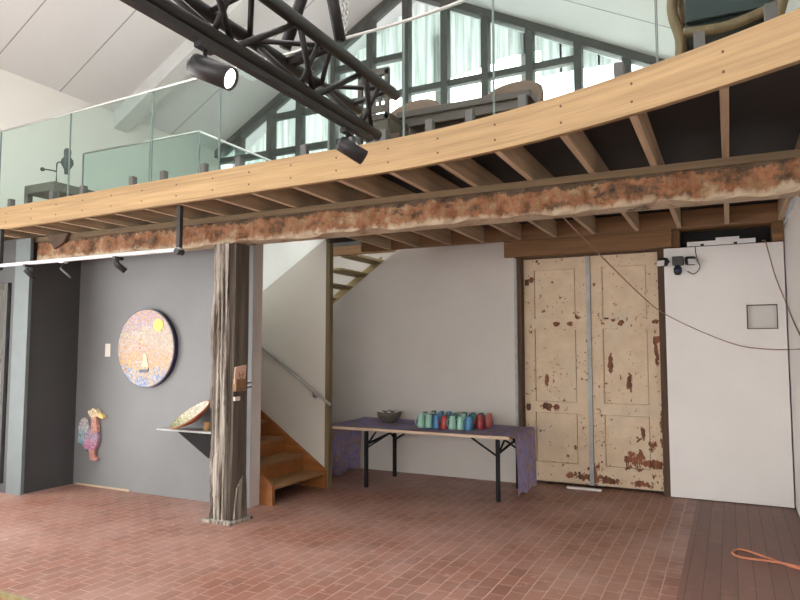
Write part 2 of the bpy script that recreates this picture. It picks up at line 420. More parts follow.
# ------------------------------------------------------------------ floor and walls
PX = -.38
struct('floor', bx(XL, PX, YF, 9.6, -.12, 0), M['brick'], 'red brick paver floor laid in courses running to the back wall', 'floor')
struct('floor', bx(PX, XR, YF, 9.6, -.12, -.001), M['plank'], 'dark worn plank floor at the right beside the brick pavers', 'floor')
b = B(); prism(b, [(-7.5, 5.7, 0), (-4.65, 5.7, 0), (-4.65, 5.7, 3.02), (-7.5, 5.7, 3.02)], (0, .02, 0))
struct('wall_gallery', b, M['charcoal'], 'charcoal painted display wall behind the artworks', 'wall')
struct('wall_end', bx(-4.85, -4.648, 5.705, 5.86, 0, 3.02), M['white_wall'], 'narrow white wall end between post and stair', 'wall')
struct('wall_gallery_back', bx(-7.5, -4.85, 5.72, 5.86, 0, 3.02), M['white_wall'])
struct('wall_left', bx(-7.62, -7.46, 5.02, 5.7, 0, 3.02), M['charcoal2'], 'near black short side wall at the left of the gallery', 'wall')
struct('trim_1', bx(-7.69, -7.42, 4.98, 5.02, 0, 3.02), M['trim_blue'], 'pale blue grey vertical trim at the end of the dark side wall', 'trim')
struct('baseboard_gallery', bx(-7.40, -6.45, 5.685, 5.699, 0, .022), M['edge'])
# back walls
b = B(); prism(b, [(-7.3, 8.25, 0), (-2.472, 8.25, 0), (-2.472, 8.25, 2.9), (-2.56, 8.25, 2.9), (-2.56, 8.25, 3.2), (-4.02, 8.25, 3.2), (-5.25, 8.25, 2.344), (-7.0, 8.25, 1.13), (-7.3, 8.25, 1.13)], (0, .05, 0))
struct('wall_back', b, M['white_wall'], 'white back wall with sloping top under the upper stair flight', 'wall')
b = B(); prism(b, [(-7.3, 6.95, 0), (-4.52, 6.95, 0), (-4.52, 6.95, 3.08), (-4.54, 6.95, 3.08), (-5.49, 6.95, 2.47), (-7.3, 6.95, 1.33)], (0, .08, 0))
struct('wall_stair', b, M['spine'], 'warm white stair wall carrying the handrail', 'wall')
struct('wall_stair_upper', bx(-7.3, -4.62, 7.06, 7.10, 1.0, 3.22), M['spine_lit'], 'upper stair wall with the light on it painted in as a paler colour', 'wall')
struct('wall_stair_side', bx(-7.5, -7.3, 5.86, YG, 0, 3.2), M['white_wall'])
struct('wall_right', bx(.58, .72, 5.35, YG, 0, 3.02), M['panel_white'], 'white side wall at the right edge', 'wall')
struct('wall_behind_panel', bx(-.655, .58, 8.47, 8.55, 0, 3.2), M['cream'])
struct('wall_rear', bx(-7.5, .72, YG+.02, YG+.15, 0, 3.5), M['white_wall'])
# side walls of the hall
struct('wall_left_upper', bx(XL-.15, XL, YF, YG+.1, 2.9, cl(XL)), M['cream'], 'cream upper side wall below the sloping ceiling', 'wall')
struct('wall_left_lower', bx(XL-.15, XL, 4.3, YG, 0, 2.9), M['cream'])
struct('wall_left_front', bx(XL-.15, XL, YF, -3.6, 0, 2.9), M['cream'])
struct('wall_right_hall', bx(XR, XR+.15, YF, YG, 0, cl(XR)+.1), M['cream'])
struct('wall_hall_return', bx(.72, XR, 5.35, 5.5, 0, 3.02), M['white_wall'])
# ceiling slopes: unseen skylight openings are added in front of the gallery for overhead light
YS0, YS1 = .6, 4.1
def slope(x0, x1, y0, y1):
    b = B(); prism(b, [(x0, y0, cl(x0)), (x1, y0, cl(x1)), (x1, y0, cl(x1)+.1), (x0, y0, cl(x0)+.1)], (0, y1-y0, 0)); return b
SKL, SKR = (-7.4, -5.4), (-3.9, -.6)
for (x0, x1, sk, lab) in ((XL-.15, RX, SKL, 'white left slope of the boarded gable ceiling'), (RX, XR+.15, SKR, 'white right slope of the boarded gable ceiling')):
    struct('ceiling', slope(x0, x1, YS1, YG+1.2), M['ceiling'], lab, 'ceiling')
    struct('ceiling', slope(x0, x1, YF, YS0), M['ceiling']); struct('ceiling', slope(x0, sk[0], YS0, YS1), M['ceiling']); struct('ceiling', slope(sk[1], x1, YS0, YS1), M['ceiling'])
struct('wall_front', bx(XL, XR, YF-.1, YF, 3.0, 7.8), M['cream']); struct('wall_front', bx(XL, -5.5, YF-.1, YF, 0, 3.0), M['cream']); struct('wall_front', bx(3.2, XR, YF-.1, YF, 0, 3.0), M['cream']); struct('wall_front', bx(-5.5, 3.2, YF-.1, YF, 0, .9), M['cream'])
n = 1
for y in (5.11, 6.12, 8.26):
    for (x0, x1, s) in ((XL, RX, 1), (RX, XR, 1)):
        b = B(); prism(b, [(x0, y-.007, cl(x0)-.004), (x1, y-.007, cl(x1)-.004), (x1, y-.007, cl(x1)+.02), (x0, y-.007, cl(x0)+.02)], (0, .014, 0))
        n += 1; struct('trim_%d' % n, b, M['seam'])
b = B(); prism(b, [(XL, 7.06, cl(XL)-.26), (RX, 7.06, cl(RX)-.26), (RX, 7.06, cl(RX)), (XL, 7.06, cl(XL))], (0, .26, 0))
tag(obj('ceiling_beam', b, M['ceil_beam']), 'pale grey boxed beam under the left ceiling slope', 'beam')['kind'] = 'structure'

# ------------------------------------------------------------------ gable window
W = bpy.data.objects.new('window_1', None); COL.objects.link(W); W.location = (RX, YG, ZD)
tag(W, 'tall gabled window wall with grey posts upstairs', 'window', None, 'structure')
posts = [-8.06, -7.34, -6.70, -5.99, -5.26, -4.59, -3.906, -3.23, -2.53, -1.82, -1.157]
zs = 3.5
for x in posts:
    b = B(); zt = min(cl(x-.06), cl(x+.06))-.02; box(b, x-.055, x+.055, YG-.09, YG+.07, zs, zt)
    obj('post', b, M['grey_frame'], W)
b = bx(XL, -.4, YG-.08, YG+.07, zs-.1, zs+.03); obj('sill', b, M['grey_frame'], W)
for (x0, x1) in ((XL, RX), (RX, -.2)):
    b = B(); prism(b, [(x0, YG-.11, cl(x0)-.13), (x1, YG-.11, cl(x1)-.13), (x1, YG-.11, cl(x1)+.02), (x0, YG-.11, cl(x0)+.02)], (0, .2, 0))
    obj('rafter', b, M['grey_frame'], W)
edges = [XL]+posts+[-.35]
for i in range(len(edges)-1):
    a, c = edges[i], edges[i+1]
    for zt in (4.55, 5.24, 5.893, 6.52):
        if zt == 6.52 and not (3 <= i <= 5 or i == 6 and False): continue
        if zt > min(cl(a), cl(c))-.12 and zt > 5: 
            if not (zt == 5.893 and i in (2,)): continue
        obj('transom', bx(a+.05, c-.05, YG-.06, YG+.05, zt-.05, zt+.05), M['grey_frame'], W)
    b = B(); prism(b, [(a, YG, zs), (c, YG, zs), (c, YG, cl(c)), (a, YG, cl(a))] if not (a < RX < c) else [(a, YG, zs), (c, YG, zs), (c, YG, cl(c)), (RX, YG, RZ), (a, YG, cl(a))], (0, .008, 0))
    obj('pane', b, M['pane'], W)
# right of the window: solid gable infill
b = B(); prism(b, [(-.35, YG-.02, 3.2), (XR, YG-.02, 3.2), (XR, YG-.02, cl(XR)), (-.35, YG-.02, cl(-.35))], (0, .1, 0))
struct('wall_gable', b, M['cream'])
# corrugated translucent screen hung outside behind the glass
def corrugated(x0, x1, z0f, z1f, y):
    b = B(); N = int((x1-x0)/.03); prev = None
    for i in range(N+1):
        x = x0+(x1-x0)*i/N; yy = y+.022*cos(2*pi*x/.19); z0, z1 = z0f(x), z1f(x)
        p = (b.verts.new((x, yy, z0)), b.verts.new((x, yy, z1)))
        if prev: f = b.faces.new((prev[0], p[0], p[1], prev[1])); f.smooth = True
        prev = p
    r = bmesh.ops.solidify(b, geom=b.faces[:], thickness=.006); return b
scr = thing('corrugated_screen', (RX, YG+.5, 3.4), 'pale corrugated translucent sheeting hung outside the gable window', 'screen')
obj('sheet', corrugated(-8.7, -5.6, lambda x: 3.3, lambda x: cl(x)+.1, YG+.5), M['corr'], scr)
obj('sheet', corrugated(-5.6, -3.25, lambda x: 6.15+.12*abs(x+4.6), lambda x: cl(x)+.1, YG+.5), M['corr'], scr)
obj('sheet', corrugated(-3.25, -2.5, lambda x: 6.38, lambda x: cl(x)+.1, YG+.5), M['corr'], scr)
obj('sheet', corrugated(-2.5, .2, lambda x: 5.95, lambda x: cl(x)+.1, YG+.5), M['corr'], scr)
for x in (-4.28, -2.78, -6.2, -1.95):
    obj('batten', bx(x-.06, x+.06, YG+.56, YG+.62, 3.3, 7), M['stripgrey'], scr)

# ------------------------------------------------------------------ upper floor
b = B()
edge = [(-8.6+.2*i, yf(-8.6+.2*i)+.045) for i in range(int((1.9+8.6)/.2)+1)]
def deck(poly):
    b = B(); prism(b, [(x, y, 3.222) for x, y in poly], (0, 0, .046)); return b
front = [p for p in edge]
tag(obj('board_offcut', (lambda b: (prism(b, [(-7.16, 5.0, 3.03), (-6.78, 5.0, 3.03), (-6.86, 5.0, 2.93), (-7.02, 5.0, 2.86)], (0, .03, 0)), b)[1])(B()), M['frame_old']), 'dark brown pointed board hanging over the left end of the rusty beam', 'board')
xm = edge[-1][0]
struct('floor_upper', deck(front+[(xm, 5.62), (-8.6, 5.62)]), M['black_paper'], 'black lined underside of the upper floor', 'floor')
struct('floor_upper', deck([(-5.45, 5.62), (-5.35, 5.62), (-5.35, 7.12), (-4.6, 7.12), (-4.6, 5.62), (xm, 5.62), (xm, 8.0), (-5.45, 8.0)]), M['black_paper'])
struct('floor_upper', deck([(-3.7, 8.0), (xm, 8.0), (xm, YG), (-3.7, YG)]), M['black_paper'])
struct('floor_upper', deck([(-8.6, 5.62), (-7.4, 5.62), (-7.4, YG), (-8.6, YG)]), M['black_paper'])
struct('floor_upper', (lambda b: (prism(b, [(x, y, 3.269) for x, y in front+[(xm, YG), (-3.7, YG), (-3.7, 8.0), (-4.6, 8.0), (-4.6, 5.62), (-7.4, 5.62), (-7.4, YG), (-8.6, YG)]], (0, 0, .006)), b)[1])(B()), M['deck_top'], 'pale timber floor of the upper level', 'floor')
# fascia
fb = thing('fascia_board', (-3.3, 4.35, 3.03), 'long curved pine fascia board along the edge of the upper floor', 'fascia board')
b = B(); xs = [-8.59+.1*i for i in range(106)]; rings = []
for x in xs:
    y = yf(x)
    rings.append([b.verts.new(p) for p in ((x, y, 3.03), (x, y+.045, 3.03), (x, y+.045, 3.275), (x, y, 3.275))])
for A, C in zip(rings, rings[1:]):
    for k in range(4): b.faces.new((A[k], A[(k+1) % 4], C[(k+1) % 4], C[k]))
b.faces.new(rings[0]); b.faces.new(rings[-1][::-1])
obj('board', b, M['fascia'], fb)
jx = [-8.1, -7.63, -7.16, -6.70, -6.27, -5.84, -5.40, -4.96, -4.50, -4.05, -3.63, -3.18, -2.73, -2.255, -1.825, -1.365, -.89, -.45, .02, .52, .98]
for x in jx:
    for z in (3.10, 3.205):
        b = B(); tube(b, (x, yf(x)-.003, z), (x, yf(x)+.02, z), .0075, n=8); obj('bolt', b, M['frame_old'], fb)
# joists, each a thing
names = ['far left', 'second from the left', 'third from the left']
ordw = ['first', 'second', 'third', 'fourth', 'fifth', 'sixth', 'seventh', 'eighth', 'ninth', 'tenth', 'eleventh', 'twelfth', 'thirteenth', 'fourteenth', 'fifteenth', 'sixteenth', 'seventeenth', 'eighteenth', 'nineteenth', 'twentieth', 'twenty first']
for i, x in enumerate(jx):
    y0 = max(yf(x-.0225), yf(x+.0225))+.046; y1 = 7.79 if x > -4.4 else 5.61
    b = bx(x-.0225, x+.0225, y0, y1, 3.031, 3.221)
    tag(obj('floor_joist', b, M['joist']), '%s pine joist from the left crossing over the rusty beam under the upper floor' % ordw[i], 'joist', 'floor joists under the upper floor')
tag(obj('rim_board', bx(-4.5, .56, 7.80, 7.845, 3.03, 3.221), M['rim']), 'brown board closing the rear ends of the joists', 'board')
tag(obj('ledger_plate', bx(-7.46, 1.6, 5.04, 5.32, 2.975, 3.029), M['ledger']), 'grey brown timber plate lying on top of the rusty beam', 'plate')
# rusty beam with rough face
b = B(); N = 260; x0, x1 = -7.4, 1.6; rows = [2.755, 2.775, 2.81, 2.86, 2.91, 2.95, 2.974]
rnd = random.Random(3); prev = None
ph = [rnd.uniform(0, 6.28) for _ in range(12)]
def rough(x, z): return .012*sin(7*x+ph[0])+.010*sin(17*x+9*z+ph[1])+.008*sin(31*x-23*z+ph[2])+rnd.uniform(-.007, .007)
for i in range(N+1):
    x = x0+(x1-x0)*i/N; ring = []
    for j, z in enumerate(rows):
        zz = z+(.012*sin(5*x+ph[4])+.008*sin(13*x+ph[5]) if j in (0, 1) else 0)
        ring.append(b.verts.new((x, 5.06+rough(x, z)+(.02 if j == 0 else 0), zz)))
    for j, z in enumerate(rows[::-1]): ring.append(b.verts.new((x, 5.29+rnd.uniform(-.006, .006), z)))
    if prev:
        for k in range(len(ring)): b.faces.new((prev[k], prev[(k+1) % len(ring)], ring[(k+1) % len(ring)], ring[k]))
    else: b.faces.new(ring)
    prev = ring
b.faces.new(prev[::-1])
tag(obj('floor_beam', b, M['rust']), 'massive rusty orange weathered beam spanning the room on the old post', 'beam')
# post
P = thing('timber_post', (-4.52, 5.18, 0), 'old grey cracked timber post carrying the rusty beam', 'post')
def rough_post(x0, x1, y0, y1, z0, z1, name, mat, amp, label=None):
    b = B(); zz = [z0+(z1-z0)*i/60 for i in range(61)]; rr = random.Random(11); prev = None
    us = [rr.uniform(0, 6.28) for _ in range(20)]
    loop = []
    nx = 14
    for i in range(nx): loop.append((x0+(x1-x0)*i/nx, y0, i))
    for i in range(6): loop.append((x1, y0+(y1-y0)*i/6, 20+i))
    for i in range(6): loop.append((x1-(x1-x0)*i/6, y1, 30+i))
    for i in range(6): loop.append((x0, y1-(y1-y0)*i/6, 40+i))
    crack = {1: .02, 3: .045, 4: .02, 7: .06, 8: .02, 11: .035}
    for z in zz:
        ring = []
        for (x, y, k) in loop:
            dy = 0; dx = 0
            if k < nx:
                dy = crack.get(k, 0)*(.6+.6*sin(3.1*z+us[k % 20]))*amp*1.3+rr.uniform(-.004, .004)*amp
            dx = .006*sin(4*z+us[(k+5) % 20])*amp+rr.uniform(-.003, .003)*amp
            if k == 0 or k >= 40: dx += .012*sin(2.2*z+1)+.008*sin(9*z)
            ring.append(b.verts.new((x+dx, y+max(dy, -.004), z)))
        if prev:
            for q in range(len(ring)): b.faces.new((prev[q], prev[(q+1) % len(ring)], ring[(q+1) % len(ring)], ring[q]))
        else: b.faces.new(ring)
        prev = ring
    b.faces.new(prev[::-1])
    return obj(name, b, mat, P, label)
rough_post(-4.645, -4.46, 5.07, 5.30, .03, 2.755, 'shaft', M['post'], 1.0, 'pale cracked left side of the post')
rough_post(-4.455, -4.385, 5.10, 5.31, .03, 2.755, 'flank', M['post_side'], .35, 'smooth right side of the post with its shade put into a darker colour')
b = B(); prism(b, [(-4.381, 5.12, .04), (-4.381, 5.31, .04), (-4.381, 5.30, .40), (-4.381, 5.24, .44), (-4.381, 5.16, .33)], (.018, 0, 0)); obj('patch', b, M['post'], P)
b = B(); box(b, -4.70, -4.33, 5.03, 5.36, 0, .03, .006); obj('base_plate', b, M['post'], P)
# stairs
ST = thing('staircase', (-4.6, 6.4, 0), 'orange timber staircase climbing left beside the white wall end', 'staircase')
R_, G_ = .195, .29
x0 = -4.48
def stair_string(y0, y1, mat, name, n_=7):
    b = B(); xe = x0-n_*G_
    prism(b, [(x0, y0, 0), (x0, y0, R_+.02), (xe, y0, R_*(n_+1)+.02), (xe, y0, R_*(n_+1)-.3), (x0-.36, y0, 0)], (0, y1-y0, 0)); obj(name, b, mat, ST)
stair_string(5.865, 5.91, M['stair'], 'stringer'); stair_string(6.90, 6.948, M['stair'], 'stringer')
for i in range(6):
    xa = x0-i*G_
    obj('tread', bx(xa-G_-.03, xa-.01, 5.91, 6.90, (i+1)*R_-.035, (i+1)*R_, bevel=.004), M['tread'], ST)
    if i: obj('riser', bx(xa-.05, xa-.03, 5.91, 6.90, i*R_, (i+1)*R_-.035), M['stair'], ST)
obj('landing', bx(-7.29, x0-6*G_-.03, 5.87, 6.94, 7*R_-.035, 7*R_), M['tread'], ST)
H1 = thing('handrail', (-5.0, 6.9, 1.0), 'slim grey sloping handrail on the stair wall', 'handrail')
b = B(); tube(b, (-6.6, 6.89, 2.48), (-4.40, 6.89, 1.01), .018); obj('rail', b, M['steel'], H1)
for x in (-4.66, -6.0):
    z = 1.01+.668*(-4.40-x); b = B(); path(b, [(x, 6.89, z-.015), (x, 6.90, z-.07), (x, 6.948, z-.08)], .009); box(b, x-.022, x+.022, 6.938, 6.949, z-.105, z-.06); obj('bracket', b, M['steel'], H1)
tag(obj('corner_stud', bx(-4.518, -4.462, 6.952, 7.03, 0, 3.03), M['stud']), 'narrow olive brown timber stud at the end of the stair wall', 'stud')
# upper flight, behind the white wall, open risers
UF = thing('staircase', (-5.3, 8.9, 0), 'pale open riser upper stair flight seen from below above the sloping wall top', 'staircase')
xs0 = -7.47; z0 = 1.35
def nose(x): return z0+R_+.672*(x-xs0)
for y in (8.32, 9.30):
    o_ = -.62 if y < 9 else -.02
    xs0_, xs1_ = -7.28, -5.0
    b = B(); prism(b, [(xs0_, y, nose(xs0_)+o_-.22), (xs1_, y, nose(xs1_)+o_-.22), (xs1_, y, nose(xs1_)+o_), (xs0_, y, nose(xs0_)+o_)], (0, .05, 0)); obj('stringer', b, M['pale_stair'], UF)
tag(obj('trimmer_board', bx(-5.4, -4.0, 8.302, 8.33, 3.08, 3.22), M['rim']), 'brown board edging the upper floor above the sloping white wall top', 'board')
obj('landing', bx(-7.29, -6.9, 8.3, 9.4, 1.31, 1.35), M['pale_stair'], UF)
for y in (8.36, 9.3): obj('support', bx(-7.25, -7.17, y, y+.06, 0, 1.31), M['pale_stair'], UF)
for i in range(1, 9):
    xa = xs0+i*G_
    obj('tread', bx(xa-.03, xa+.26, 8.37, 9.30, z0+(i+1)*R_-.04, z0+(i+1)*R_), M['pale_stair'], UF)

# ------------------------------------------------------------------ doorway
yd = 8.40
def leaf(name, xa, xb, label):
    D = bpy.data.objects.new(name, None); COL.objects.link(D); D.location = ((xa+xb)/2, yd, 0); tag(D, label, 'door', None, 'structure')
    zt = 2.86; st = .13; rails = [(.03, .26), (.90, 1.02), (1.95, 2.08), (2.72, zt)]
    b = B(); box(b, xa, xa+st, yd, yd+.045, .03, zt); box(b, xb-st, xb, yd, yd+.045, .03, zt)
    for r in rails: box(b, xa+st, xb-st, yd, yd+.045, *r)
    obj('frame', b, M['door'], D)
    for (a, c) in ((.26, .90), (1.02, 1.95), (2.08, 2.72)):
        b = B(); x0, x1 = xa+st, xb-st
        box(b, x0+.018, x1-.018, yd+.012, yd+.035, a+.018, c-.018)
        box(b, x0, x1, yd+.036, yd+.042, a, c)
        for (p, q) in (((x0, a), (x1, a+.008)), ((x0, c-.008), (x1, c)), ((x0, a), (x0+.008, c)), ((x1-.008, a), (x1, c))):
            box(b, p[0], q[0], yd+.006, yd+.03, p[1], q[1])
        obj('panel', b, M['door'], D)
    return D
D1 = leaf('door_1', -2.385, -1.585, 'left leaf of the old flaking cream double door'); D2 = leaf('door_2', -1.53, -.735, 'right leaf of the old flaking cream door, with the larger bare patches')
for z in (.95, 2.56): obj('hinge', bx(-2.37, -2.315, yd-.006, yd, z-.04, z+.04), M['frame_old'], D1)
b = bx(-1.38, -1.32, yd-.003, yd, 2.06, 2.08); obj('latch', b, M['frame_old'], D2)
b = B(); lathe(b, [(0, .0), (.035, 0), (.035, .01), (0, .01)], n=16); b.transform(Matrix.Translation((-1.47, yd-.001, .93)) @ Matrix.Rotation(pi/2, 4, 'X')); obj('keyhole_plate', b, M['door'], D2)
tag(obj('meeting_strip', bx(-1.583, -1.532, yd-.028, yd-.003, .03, 2.86), M['stripgrey']), 'grey vertical strip covering the joint between the two door leaves', 'strip')
tag(obj('threshold_bar', bx(-1.83, -1.42, 8.20, 8.26, 0, .022, bevel=.003), M['white_plastic']), 'short white bar on the floor at the foot of the doors', 'bar')
b = bx(-2.47, -2.435, 8.24, 8.5, 0, 2.87); struct('trim_20', b, M['stripgrey'], 'grey strip at the left of the door frame', 'trim')
struct('trim_21', bx(-2.434, -2.387, 8.27, 8.5, 0, 2.87), M['frame_old'], 'old brown left door jamb', 'trim')
struct('trim_22', bx(-.732, -.655, 8.30, 8.5, 0, 2.87), M['frame_old'], 'old brown right door jamb', 'trim')
struct('trim_23', bx(-2.45, -.65, 8.35, 8.5, 2.86, 2.885), M['frame_old'])
tag(obj('door_lintel', bx(-2.58, -.56, 8.18, 8.4, 2.88, 3.10), M['lintel']), 'heavy brown timber lintel above the double door', 'lintel')
b = B(); box(b, -.56, .575, 8.25, 8.45, 3.08, 3.2); box(b, -.56, -.48, 8.25, 8.45, 2.88, 3.08); box(b, .46, .575, 8.25, 8.45, 2.88, 3.08)
tag(obj('recess_frame', b, M['lintel']), 'brown timber frame around the dark slot above the white panel', 'frame')
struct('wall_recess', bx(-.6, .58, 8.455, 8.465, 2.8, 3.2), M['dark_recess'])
struct('wall_door_back', bx(-2.45, -.62, 8.51, 8.55, 0, 2.9), M['dark_recess'])  # near-black backing, shade of the door gaps put into its colour
# leaning white panel with a hatch
WP = thing('wall_panel', (0, 8.25, 0), 'tall white board panel with a small square hatch at the right of the doors', 'panel')
b = B(); hx0, hx1, hz0, hz1 = .185, .485, 1.915, 2.185
for q in ((-.655, hx0, .01, 2.87), (hx1, .565, .01, 2.87), (hx0, hx1, .01, hz0), (hx0, hx1, hz1, 2.87)): box(b, q[0], q[1], 8.25, 8.29, q[2], q[3])
bmesh.ops.remove_doubles(b, verts=b.verts[:], dist=1e-4)
obj('board', b, M['panel_white'], WP)
b = B(); box(b, hx0, hx1, 8.291, 8.297, hz0, hz1); obj('hatch', b, M['cream'], WP)
b = B()
for q in ((hx0, hx1, hz0, hz0+.008), (hx0, hx1, hz1-.01, hz1), (hx0, hx0+.01, hz0, hz1), (hx1-.008, hx1, hz0, hz1)): box(b, q[0], q[1], 8.246, 8.29, q[2], q[3])
obj('hatch_edge', b, M['frame_old'], WP)
# batten light lying on the panel top
BL = thing('batten_light', (-.05, 8.24, 2.865), 'white fluorescent batten lying on top of the white panel', 'light fitting')
obj('body', bx(-.40, .30, 8.245, 8.29, 2.882, 2.93), M['white_plastic'], BL)
obj('gear_box', bx(-.10, .14, 8.245, 8.29, 2.931, 2.962), M['white_plastic'], BL)
for x in (-.24, .10): obj('clip', bx(x-.018, x+.018, 8.24, 8.29, 2.871, 2.90), M['black'], BL)
# security light on panel
FL = thing('security_light', (-.5, 8.17, 2.66), 'black twin head security light at the top left corner of the white panel', 'security light')
b = B(); box(b, -.56, -.44, 8.14, 8.249, 2.66, 2.76, .008); obj('housing', b, M['black'], FL)
for s, x in ((-1, -.66), (1, -.365)):
    hd = B(); obox(hd, (x, 8.15, 2.70), (.12, .07, .10), (radians(-20), 0, radians(25*s)), .03); tube(hd, (x*.6-.5*.4, 8.19, 2.71), (x, 8.16, 2.70), .018)
    ho = obj('lamp_head', hd, M['black'], FL)
    l = B(); obox(l, (x+.018*s, 8.114, 2.685), (.088, .02, .068), (radians(-20), 0, radians(25*s)), .008); obj('lens', l, M['white_plastic'], ho)
b = B(); lathe(b, [(0, -.05), (.03, -.045), (.045, -.015), (.045, .03), (.03, .06), (0, .065)], (-.50, 8.13, 2.59), 18); obj('sensor', b, M['black'], FL)
b = B(); lathe(b, [(0, .02), (.016, .014), (.022, 0), (.016, -.014), (0, -.02)], (-.50, 8.083, 2.60), 14); obj('sensor_lens', b, M['blue_lens'], FL)
b = B(); path(b, spline([(-.40, 8.15, 2.58), (-.33, 8.16, 2.55), (-.27, 8.17, 2.62), (-.29, 8.19, 2.70), (-.31, 8.19, 2.80), (-.31, 8.19, 2.86)]), .005); obj('lead', b, M['dark_wire'], FL)
# cords
b = B(); path(b, spline([(-1.207, 5.35, 2.80), (-1.055, 6.3, 2.574), (-.785, 7.3, 2.229), (-.624, 7.8, 2.081), (-.288, 8.1, 1.896), (.077, 8.17, 1.739), (.346, 8.17, 1.695), (.53, 7.9, 1.69), (.57, 7.03, 1.695), (.57, 6.2, 1.70)]), .0055)
tag(obj('hanging_cord', b, M['red_cord']), 'long reddish cord sagging from the beam across the door to the right wall', 'cord')
b = B(); path(b, spline([(.36, 8.24, 2.89), (.391, 8.235, 2.885), (.416, 8.225, 2.781), (.471, 8.2, 2.5), (.56, 8.15, 2.19), (.57, 7.6, 2.0), (.571, 6.87, 1.82), (.571, 6.2, 1.74)]), .0065)
tag(obj('hanging_cord', b, M['brown_cord']), 'short brown cord trailing down the right end of the white panel', 'cord')
b = B(); path(b, spline([(.95, 5.98, .012), (.55, 6.02, .014), (.28, 6.05, .03), (.02, 6.13, .012), (-.03, 6.26, .012), (.05, 6.36, .012), (.26, 6.12, .025), (.45, 6.0, .012), (.95, 5.9, .012)], 10), .009)
tag(obj('extension_cord', b, M['orange_cord']), 'orange extension cord looped on the plank floor at the right', 'cord')

# ------------------------------------------------------------------ folding table with cloth, bowl and cups
TZ = .73; ty0, ty1, tx0, tx1 = 7.08, 8.08, -4.58, -2.20
T = thing('folding_table', (-3.35, 7.6, 0), 'long folding table with black legs against the white back wall', 'table')
b = B(); box(b, tx0, tx1, ty0, ty1, TZ-.035, TZ, .004); obj('tabletop', b, M['edge'], T)
for s, xl in ((1, -4.05), (-1, -2.36)):
    for y in (ty0+.09, ty1-.14):
        b = B(); box(b, xl-.02, xl+.02, y-.02, y+.02, 0, TZ-.036); obj('leg', b, M['matte_black'], T)
    b = B(); tube(b, (xl, ty0+.09, .52), (xl, ty1-.14, .60), .014); tube(b, (xl, ty0+.09, .50), (xl, ty0+.42, TZ-.04), .012); tube(b, (xl, ty1-.14, .50), (xl, ty1-.42, TZ-.04), .012); obj('cross_bar', b, M['matte_black'], T)
    for yb in (ty0+.12, ty1-.16):
        b = B(); tube(b, (xl, yb, .48), (xl+.34*s, yb, TZ-.04), .012); obj('brace', b, M['matte_black'], T)
# cloth
b = B(); rc = random.Random(5)
prof = [(-4.66, .03), (-4.65, .25), (-4.63, .5), (-4.615, .68), (-4.59, TZ+.006)]
prof += [(-4.58+2.38*i/24, TZ+.006) for i in range(1, 24)] + [(-2.19, TZ+.006), (-2.172, .69), (-2.162, .5), (-2.155, .28), (-2.15, .03)]
ny = 22; grid = []
for i, (x, z) in enumerate(prof):
    row = []
    hang = 0 < TZ-z
    for j in range(ny+1):
        v = j/ny; y = ty0+.02+(ty1-ty0-.04)*v
        dx = dz = 0
        if hang:
            f = (TZ-z)/TZ; dx = .012*f*sin(v*15+i*.3)+.006*f*sin(v*37); y += .02*f*sin(3*z+v*3)
            if i > 10: y = 7.20+(y-ty0)*.88+.03*f*(1-v)
            if z < .1: dz = .02+.02*sin(v*11)
        else: dz = .002+.003*sin(x*9+v*7)+(.016*abs(sin(x*4+1)) if v > .95 and x < -3.6 else 0)
        row.append(b.verts.new((x+dx, y, max(z+dz, .012))))
    grid.append(row)
for i in range(len(grid)-1):
    for j in range(ny):
        f = b.faces.new((grid[i][j], grid[i+1][j], grid[i+1][j+1], grid[i][j+1])); f.smooth = True
bmesh.ops.solidify(b, geom=b.faces[:], thickness=-.004)
tag(obj('tablecloth', b, M['cloth']), 'purple and blue mottled cloth over the folding table, hanging at both ends', 'tablecloth')
# bowl on table
BW = thing('bowl', (-4.02, 7.72, TZ+.012), 'grey bowl with pale bits on its rim standing on the purple cloth', 'bowl')
b = B(); lathe(b, [(0, 0), (.09, 0), (.13, .03), (.155, .09), (.16, .135), (.15, .135), (.14, .09), (.10, .04), (0, .035)], (-4.02, 7.72, TZ+.012), 28); obj('body', b, M['bowl_grey'], BW)
b = B()
for k in range(9):
    a = .3+k*.7; obox(b, (-4.02+.14*cos(a), 7.72+.14*sin(a), TZ+.150), (.05, .03, .012), (.2*sin(k), .2*cos(k), a+1.57), .003)
obj('rim_chips', b, M['bowl_band'], BW)
# cups
def cup(loc, col, rz, label):
    t = thing('cup', (0, 0, 0), label, 'cup', 'upturned cups on the table')
    b = B(); lathe(b, [(.046, 0), (.048, .004), (.041, .06), (.032, .146), (.028, .153), (0, .154)], n=20); lathe(b, [(.044, 0), (.039, .01), (0, .12)], n=20); obj('body', b, M[col], t)
    b = B(); path(b, spline([(.036, 0, .118), (.058, 0, .105), (.066, 0, .07), (.058, 0, .035), (.041, 0, .03)], 5), .006, 6); obj('handle', b, M[col], t)
    t.location = loc; t.rotation_euler = (0, 0, rz); return t
proto = {}
rowspec = [
  (7.38, -3.40, .103, ['mint', 'mint', 'blue', 'red', 'mint', 'mint', 'blue'], 'front row'),
  (7.54, -3.42, .103, ['mint', 'teal', 'blue', 'darkteal', 'teal', 'mint', 'teal', 'red'], 'second row'),
  (7.72, -3.50, .104, ['teal', 'mint', 'blue', 'teal', 'darkteal', 'mint', 'teal', 'red', 'rose'], 'third row'),
  (7.90, -3.46, .108, ['darkteal', 'teal', 'blue', 'mint', 'darkteal', 'teal', 'darkteal', 'rose'], 'back row')]
names = {'mint': 'pale mint', 'teal': 'teal', 'blue': 'blue', 'red': 'red', 'darkteal': 'dark teal', 'rose': 'rose pink'}
pos = ['leftmost', 'second from left', 'third from left', 'fourth from left', 'fifth from left', 'sixth from left', 'seventh from left', 'eighth from left', 'ninth from left']
